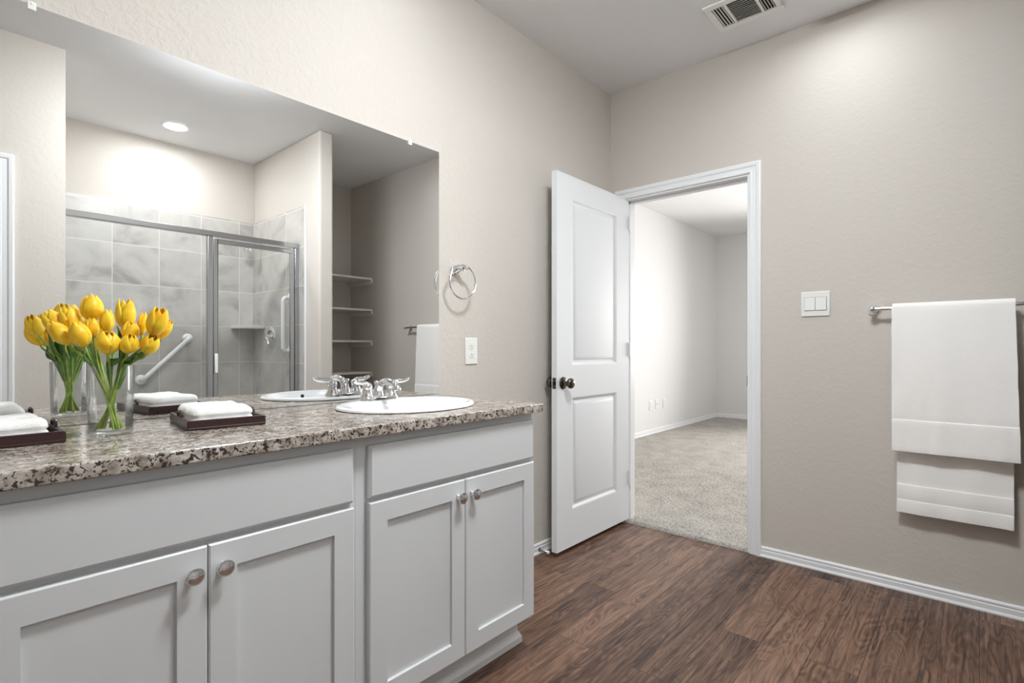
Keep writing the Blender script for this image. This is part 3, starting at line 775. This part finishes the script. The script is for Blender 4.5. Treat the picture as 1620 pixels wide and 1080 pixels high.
panel_light(1.15, .45, .21, 'added large round ceiling fill light in front of the vanity cabinets', 'fill_dome')  # fill light added out of view to brighten the room evenly

# ------------------------------------------------------------------ shower
SE = -.46
se = thing('shower_enclosure', (1.27, SE, FZ), 'framed glass shower enclosure with hinged door, seen in the mirror', 'shower enclosure')
struct('trim_7', B(.55, 1.996, SE-.05, SE+.05, FZ, .12), 'tile_back')
obj('header_rail', B(.561, 1.985, SE-.022, SE+.022, 1.875, 1.912), 'alu', se, bevel=.003)
obj('bottom_track', B(.561, 1.985, SE-.018, SE+.018, .12, .145), 'alu', se, bevel=.003)
obj('wall_jamb', B(1.955, 1.985, SE-.018, SE+.018, .145, 1.875), 'alu', se, bevel=.003)
obj('wall_jamb', B(.561, .583, SE-.018, SE+.018, .145, 1.875), 'alu', se, bevel=.003)
obj('post', B(1.337, 1.372, SE-.018, SE+.018, .145, 1.875), 'alu', se, bevel=.004)
obj('fixed_panel', B(.583, 1.337, SE-.003, SE+.003, .145, 1.875), 'glass', se)
sd = obj('door_frame', (lambda b: (box(b, 1.376, 1.404, SE-.013, SE+.013, .16, 1.862), box(b, 1.925, 1.952, SE-.013, SE+.013, .16, 1.862), box(b, 1.404, 1.925, SE-.013, SE+.013, 1.832, 1.862), box(b, 1.404, 1.925, SE-.013, SE+.013, .16, .19), b)[-1])(bmesh.new()), 'alu', se, bevel=.002)
obj('door_glass', B(1.404, 1.925, SE-.003, SE+.003, .19, 1.832), 'glass', sd)
bm = bmesh.new(); box(bm, 1.380, 1.400, SE+.013, SE+.030, .93, 1.065); obj('handle', bm, 'plastic', sd, bevel=.005, label='white pull handle')
def grab(pts, label, n):
    t = thing('grab_bar', pts[0], label, 'grab bar', 'white shower grab bars')
    P0, P1 = Vector(pts[0]), Vector(pts[1]); n = Vector(n); d = (P1-P0).normalized()
    bm = bmesh.new()
    path = smoothpath([P0+n*.004, P0+n*.035, P0+n*.052+d*.018, P0+n*.055+d*.06, P1+n*.055-d*.06, P1+n*.052-d*.018, P1+n*.035, P1+n*.004], 5)
    tube(bm, path, .016, 16); obj('bar', bm, 'porcelain', t, angle=60)
    for P in (P0, P1):
        bm = bmesh.new(); lathe(bm, [(0, 0), (.037, 0), (.037, .006), (.030, .011), (.018, .013), (0, .013)], P, n, 28); obj('flange', bm, 'porcelain', t)
grab(((1.468, YK+.010, 1.183), (1.150, YK+.010, .862)), 'diagonal white grab bar on the back tiles, right of the tulips', (0, 1, 0))
grab(((1.986, -.59, 1.50), (1.986, -.59, 1.08)), 'upright white grab bar on the side tiles behind the shower door', (-1, 0, 0))
# corner shelf
bm = bmesh.new(); z0, z1 = 1.268, 1.290; cxs, cys = 1.985, YK+.0105
pl = [(cxs, cys), (cxs, cys+.235)] + [(cxs-.19*sin(pi/2*k/10)*1.0, cys+.235*cos(pi/2*k/10)) for k in range(1, 10)] + [(cxs-.19, cys)]
A = [bm.verts.new((x, y, z0)) for x, y in pl]; C_ = [bm.verts.new((x, y, z1)) for x, y in pl]
bm.faces.new(A); bm.faces.new(C_)
for k in range(len(pl)): bm.faces.new((A[k], A[(k+1) % len(pl)], C_[(k+1) % len(pl)], C_[k]))
tag(obj('corner_shelf', bm, 'shelf', bevel=.004), 'small pale corner shelf on the shower tiles', 'shelf')
sv = thing('shower_valve', (1.986, -.914, 1.19), 'chrome shower valve with lever on the side tiles', 'shower valve')
bm = bmesh.new(); lathe(bm, [(0, 0), (.075, 0), (.077, .003), (.072, .008), (.050, .012), (0, .013)], (1.986, -.914, 1.19), (-1, 0, 0), 40, sx=1, sy=1.15); obj('escutcheon', bm, 'chrome', sv)
bm = bmesh.new(); lathe(bm, [(.026, .010), (.026, .040), (.022, .050), (0, .054)], (1.986, -.914, 1.19), (-1, 0, 0), 28)
tube(bm, smoothpath([(1.945, -.914, 1.19), (1.935, -.895, 1.185), (1.930, -.865, 1.172), (1.928, -.845, 1.135)], 5), [.014]*6+[.012]*5+[.010]*5, 14); obj('lever', bm, 'chrome', sv, angle=50)
sh = thing('overhead_shower', (1.986, -1.0, 2.02), 'chrome shower head on a curved arm, behind the header rail', 'shower head')
bm = bmesh.new(); lathe(bm, [(0, 0), (.030, 0), (.030, .004), (.014, .012), (0, .012)], (1.986, -1.10, 2.01), (-1, 0, 0), 24); obj('flange', bm, 'chrome', sh)
bm = bmesh.new(); tube(bm, smoothpath([(1.983, -1.10, 2.01), (1.95, -1.10, 2.013), (1.92, -1.10, 1.998), (1.90, -1.10, 1.97)], 6), .0095, 14); obj('arm', bm, 'chrome', sh)
bm = bmesh.new(); lathe(bm, [(0, 0), (.013, .002), (.015, .014), (.030, .040), (.038, .058), (.038, .066), (0, .066)], (1.903, -1.10, 1.975), (-.5, 0, -.85), 28); obj('head', bm, 'chrome', sh)
struct('floor_shower', B(.56, 1.985, YK+.01, SE-.05, FZ, .05), 'porcelain')

# ------------------------------------------------------------------ linen shelves in the alcove
kinds = ['top', 'second from top', 'second from bottom', 'bottom']
for k, z in enumerate((1.782, 1.478, 1.175, .872)):
    t = thing('linen_shelf', (2.53, YK, z), 'white linen shelf in the alcove, %s of the four seen in the mirror' % kinds[k], 'shelf', 'white linen shelves in the alcove')
    obj('board', B(2.109, XB-.001, YK+.001, -.905, z-.018, z), 'shelf', t, bevel=.002)
    for xs in (2.1085, XB-.0195):
        bm = bmesh.new()
        prism(bm, [(YK+.001, z-.019), (-.895, z-.019), (-.895, z-.045), (-.925, z-.065), (YK+.001, z-.065)], lambda y, h: (xs, y, h), lambda y, h: (xs+.0185, y, h))
        obj('cleat', bm, 'shelf', t, bevel=.002)

# ------------------------------------------------------------------ trays and folded towels on the counter
def rounded_slab(bm, wd, dp, ht, r, seed):
    # folded towel: rounded slab with a layered long side
    nx, ny, nz = 26, 30, 10
    def pt(a, b, c):
        x, y, z = (a-.5)*wd, (b-.5)*dp, c*ht
        hx, hy = wd/2, dp/2
        cx = max(-hx+r, min(hx-r, x)); cy = max(-hy+r, min(hy-r, y)); cz = max(r*.6, min(ht-r, z))
        d = Vector((x-cx, y-cy, z-cz)); l = d.length
        if l > 1e-6: d = d*(min(1, r/l) if l > r else 1)
        p = Vector((cx, cy, cz))+d
        n1 = noise.noise(Vector((p.x*26+seed, p.y*26, p.z*30)))*.0035+noise.noise(Vector((p.x*120+seed, p.y*120, p.z*120)))*.0012
        out = Vector((x/hx, y/hy, (z/ht-.3)*1.6)); out.normalize()
        p += out*n1
        edge = max(abs(x)/hx, abs(y)/hy)
        if edge > .97 and .25 < c < .8: p -= Vector((x/hx, y/hy, 0))*.0035*max(0, 1-abs(c-.5)*10)
        return p
    bmg = {}
    def V(i, j, k):
        if (i, j, k) not in bmg: bmg[(i, j, k)] = bm.verts.new(pt(i/nx, j/ny, k/nz))
        return bmg[(i, j, k)]
    for i in range(nx):
        for j in range(ny):
            for k in (0, nz): bm.faces.new((V(i, j, k), V(i+1, j, k), V(i+1, j+1, k), V(i, j+1, k)))
    for k in range(nz):
        for i in range(nx):
            for j in (0, ny): bm.faces.new((V(i, j, k), V(i+1, j, k), V(i+1, j, k+1), V(i, j, k+1)))
        for j in range(ny):
            for i in (0, nx): bm.faces.new((V(i, j, k), V(i, j+1, k), V(i, j+1, k+1), V(i, j, k+1)))
def tray(cx, cy, rz, label, tlabel, seed):
    wd, dp, h = .178, .235, .024
    t = thing('tray', (cx, cy, CZ+.0005), label, 'tray', 'dark wooden trays on the countertop', rz=rz if rz else 1e-5)
    bm = bmesh.new()
    box(bm, -wd/2, wd/2, -dp/2, dp/2, 0, .006)
    box(bm, -wd/2, -wd/2+.008, -dp/2, dp/2, .006, h); box(bm, wd/2-.008, wd/2, -dp/2, dp/2, .006, h)
    box(bm, -wd/2+.008, wd/2-.008, -dp/2, -dp/2+.008, .006, h); box(bm, -wd/2+.008, wd/2-.008, dp/2-.008, dp/2, .006, h)
    obj('tray_body', bm, 'tray', t, bevel=.0012)
    for s in (-1, 1):
        bm = bmesh.new()
        tube(bm, smoothpath([(s*(wd/2-.004), -.024, h-.003), (s*(wd/2-.004), -.020, h+.010), (s*(wd/2-.004), 0, h+.013), (s*(wd/2-.004), .020, h+.010), (s*(wd/2-.004), .024, h-.003)], 4), .0035, 10)
        obj('handle', bm, 'tray', t)
    bm = bmesh.new(); rounded_slab(bm, wd-.036, dp-.03, .044, .018, seed)
    ft = obj('folded_towel', bm, 'terry', angle=180)
    ft.location = (cx-.006*cos(rz), cy, CZ+.0068); ft.rotation_euler = (0, 0, rz)
    tag(ft, tlabel, 'towel', 'folded white hand towels')
tray(.5405, 1.533, radians(-7.2), 'dark wooden tray with a folded towel, between the vase and the sink', 'folded white terry towel on the tray between vase and sink', 1.0)
tray(.128, 1.580, 0.0, 'dark wooden tray with a folded towel at the left edge of the photo', 'folded white terry towel on the tray left of the tulip vase', 5.0)

# ------------------------------------------------------------------ vase and tulips
VX, VY = .305, 1.512
bm = bmesh.new()
lathe(bm, [(0, .0005), (.038, .0005), (.0415, .003), (.0425, .010), (.0455, .159), (.0452, .1605), (.0445, .1605), (.0441, .159), (.0412, .014), (.036, .011), (0, .010)], (VX, VY, CZ), seg=48)
tag(obj('vase', bm, 'vase', angle=40), 'clear glass vase of yellow tulips on the granite countertop', 'vase')

random.seed(7)
def tulip(c, wd, ht, openness, label, out_mix=.55, leaf=True):
    openness = .24+.76*openness; wd *= .94
    C = Vector(c); ctr = Vector((VX, VY, 1.02)); up = Vector((0, 0, 1))
    o_ = (C-ctr).normalized()
    ax = (o_*out_mix+up*(1-out_mix)).normalized()
    b0 = C-ax*ht*.5                                   # bottom of the blossom
    hd = Vector((C.x-VX, C.y-VY, 0)); hl = hd.length; hd = hd.normalized() if hl > 1e-4 else Vector((1, 0, 0))
    side = Vector((-hd.y, hd.x, 0))*random.uniform(-.010, .010)
    base = Vector((VX, VY, CZ+.014))-hd*random.uniform(.012, .031)+side
    mid = Vector((VX, VY, CZ+.075))+side*.6+hd*.002
    rim = Vector((VX, VY, CZ+.163))+hd*min(.037, .010+hl*.42)+side*.5
    t = thing('tulip', base, label, 'flower', 'yellow tulips in the glass vase')
    path = smoothpath([base, mid, rim, b0-ax*.012, b0+ax*.003], 6)
    bm = bmesh.new(); tube(bm, path, [.0027]*len(path), 8); obj('stem', bm, 'stem', t, angle=60)
    bm = bmesh.new(); u, v, d = frame_of(ax); ph0 = random.uniform(0, 2*pi)
    for ring_ in range(2):
        for p in range(3):
            phi = ph0+p*2*pi/3+ring_*pi/3
            R = wd*.5*(1.0 if ring_ == 0 else .90); H = ht*(1.0 if ring_ == 0 else .97)*random.uniform(.95, 1.03)
            nu, nv = 9, 6; g = []
            for i in range(nu+1):
                s = i/nu
                rad = R*(sin(pi*min(1, s*.98+.02)**.72))**.8 if s < .45 else None
                if s < .45: rad = R*(.16+.84*sin(pi/2*min(1, s/.45))**.8)
                else:
                    q = (s-.45)/.55; rad = R*((1-q*q)*(1-openness)+openness*(1+.10*q)) if q < 1 else R*openness
                    rad = max(rad, R*(.10+.9*openness))
                hw = radians(66)*(1-max(0, (s-.35)/.65)**2.6)+.02
                row = []
                for j in range(nv+1):
                    w_ = (j/nv-.5)*2; a = phi+w_*hw
                    rr = rad*(1-.07*w_*w_*(1 if ring_ == 0 else .5))
                    row.append(bm.verts.new(b0+d*(H*s+(.04*ht*(1-w_*w_)*s))+u*(rr*cos(a))+v*(rr*sin(a))))
                g.append(row)
            for i in range(nu):
                for j in range(nv): bm.faces.new((g[i][j], g[i][j+1], g[i+1][j+1], g[i+1][j]))
    bl = obj('blossom', bm, 'petal', t, angle=180)
    sm = bl.modifiers.new('thick', 'SOLIDIFY'); sm.thickness = .0009; sm.offset = 0
    if leaf:
        bm = bmesh.new()
        lb = path[len(path)//2]
        tip = b0+ax*(-.004)+Vector((-hd.y, hd.x, 0))*random.choice((-1, 1))*.022+up*random.uniform(-.012, .012)
        lp_ = smoothpath([path[len(path)//3], lb, (lb+tip)*.5+hd*.006, tip], 5); n_ = len(lp_); L, R_ = [], []; Cc = []
        for i, P in enumerate(lp_):
            s = i/(n_-1); wdt = .0006+.0075*sin(pi*s)**.9
            dd = (lp_[min(i+1, n_-1)]-lp_[max(i-1, 0)]).normalized(); sd_ = dd.cross(hd).normalized()
            L.append(bm.verts.new(P+sd_*wdt+hd*.003)); Cc.append(bm.verts.new(P)); R_.append(bm.verts.new(P-sd_*wdt+hd*.003))
        for i in range(n_-1):
            bm.faces.new((L[i], L[i+1], Cc[i+1], Cc[i])); bm.faces.new((Cc[i], Cc[i+1], R_[i+1], R_[i]))
        lf = obj('leaf', bm, 'leaf', t, angle=180)
        sm = lf.modifiers.new('thick', 'SOLIDIFY'); sm.thickness = .0009; sm.offset = 0
    return t
TUL = [
 # centre, width, height, openness, outward share, label
 ((.281, 1.574, 1.202), .050, .060, .18, .25, 'tallest yellow tulip at the top of the bouquet, large closed blossom'),
 ((.326, 1.478, 1.185), .043, .064, .42, .15, 'open yellow tulip right of the tallest blossom, petals spread upward'),
 ((.304, 1.545, 1.171), .031, .053, .30, .20, 'slim pointed yellow tulip between the two highest blossoms'),
 ((.362, 1.490, 1.165), .022, .052, .10, .25, 'narrow upright yellow tulip left of the rightmost open blossom'),
 ((.372, 1.415, 1.167), .046, .064, .40, .50, 'open yellow tulip high at the right side of the bouquet'),
 ((.392, 1.440, 1.151), .030, .050, .15, .80, 'yellow tulip leaning furthest right out of the vase'),
 ((.286, 1.445, 1.119), .051, .046, .12, .20, 'round yellow tulip hanging low at the front centre'),
 ((.330, 1.455, 1.147), .038, .040, .15, .55, 'small yellow tulip right of centre, above the low right pair'),
 ((.322, 1.432, 1.117), .041, .042, .12, .60, 'low yellow tulip at the front, right of the round centre blossom'),
 ((.360, 1.425, 1.116), .040, .044, .40, .65, 'ruffled yellow tulip lowest on the right side'),
 ((.250, 1.522, 1.138), .044, .054, .12, .70, 'yellow tulip at the left front, tilted left over the rim'),
 ((.222, 1.560, 1.141), .040, .056, .15, .85, 'yellow tulip at the far left, lying almost sideways'),
 ((.244, 1.590, 1.174), .042, .054, .30, .60, 'yellow tulip high on the left, petals slightly parted'),
 ((.256, 1.612, 1.190), .020, .040, .05, .45, 'thin yellow bud with a green base, left of the tallest blossom'),
 ((.278, 1.545, 1.155), .030, .040, .10, .20, 'small dark-yellow tulip tucked under the tallest blossom'),
 ((.218, 1.612, 1.168), .044, .056, .15, .80, 'yellow tulip reaching out to the left edge toward the mirror'),
]
for c, wd, ht, op, om, lab in TUL: tulip(c, wd, ht*1.08, op, lab, om)
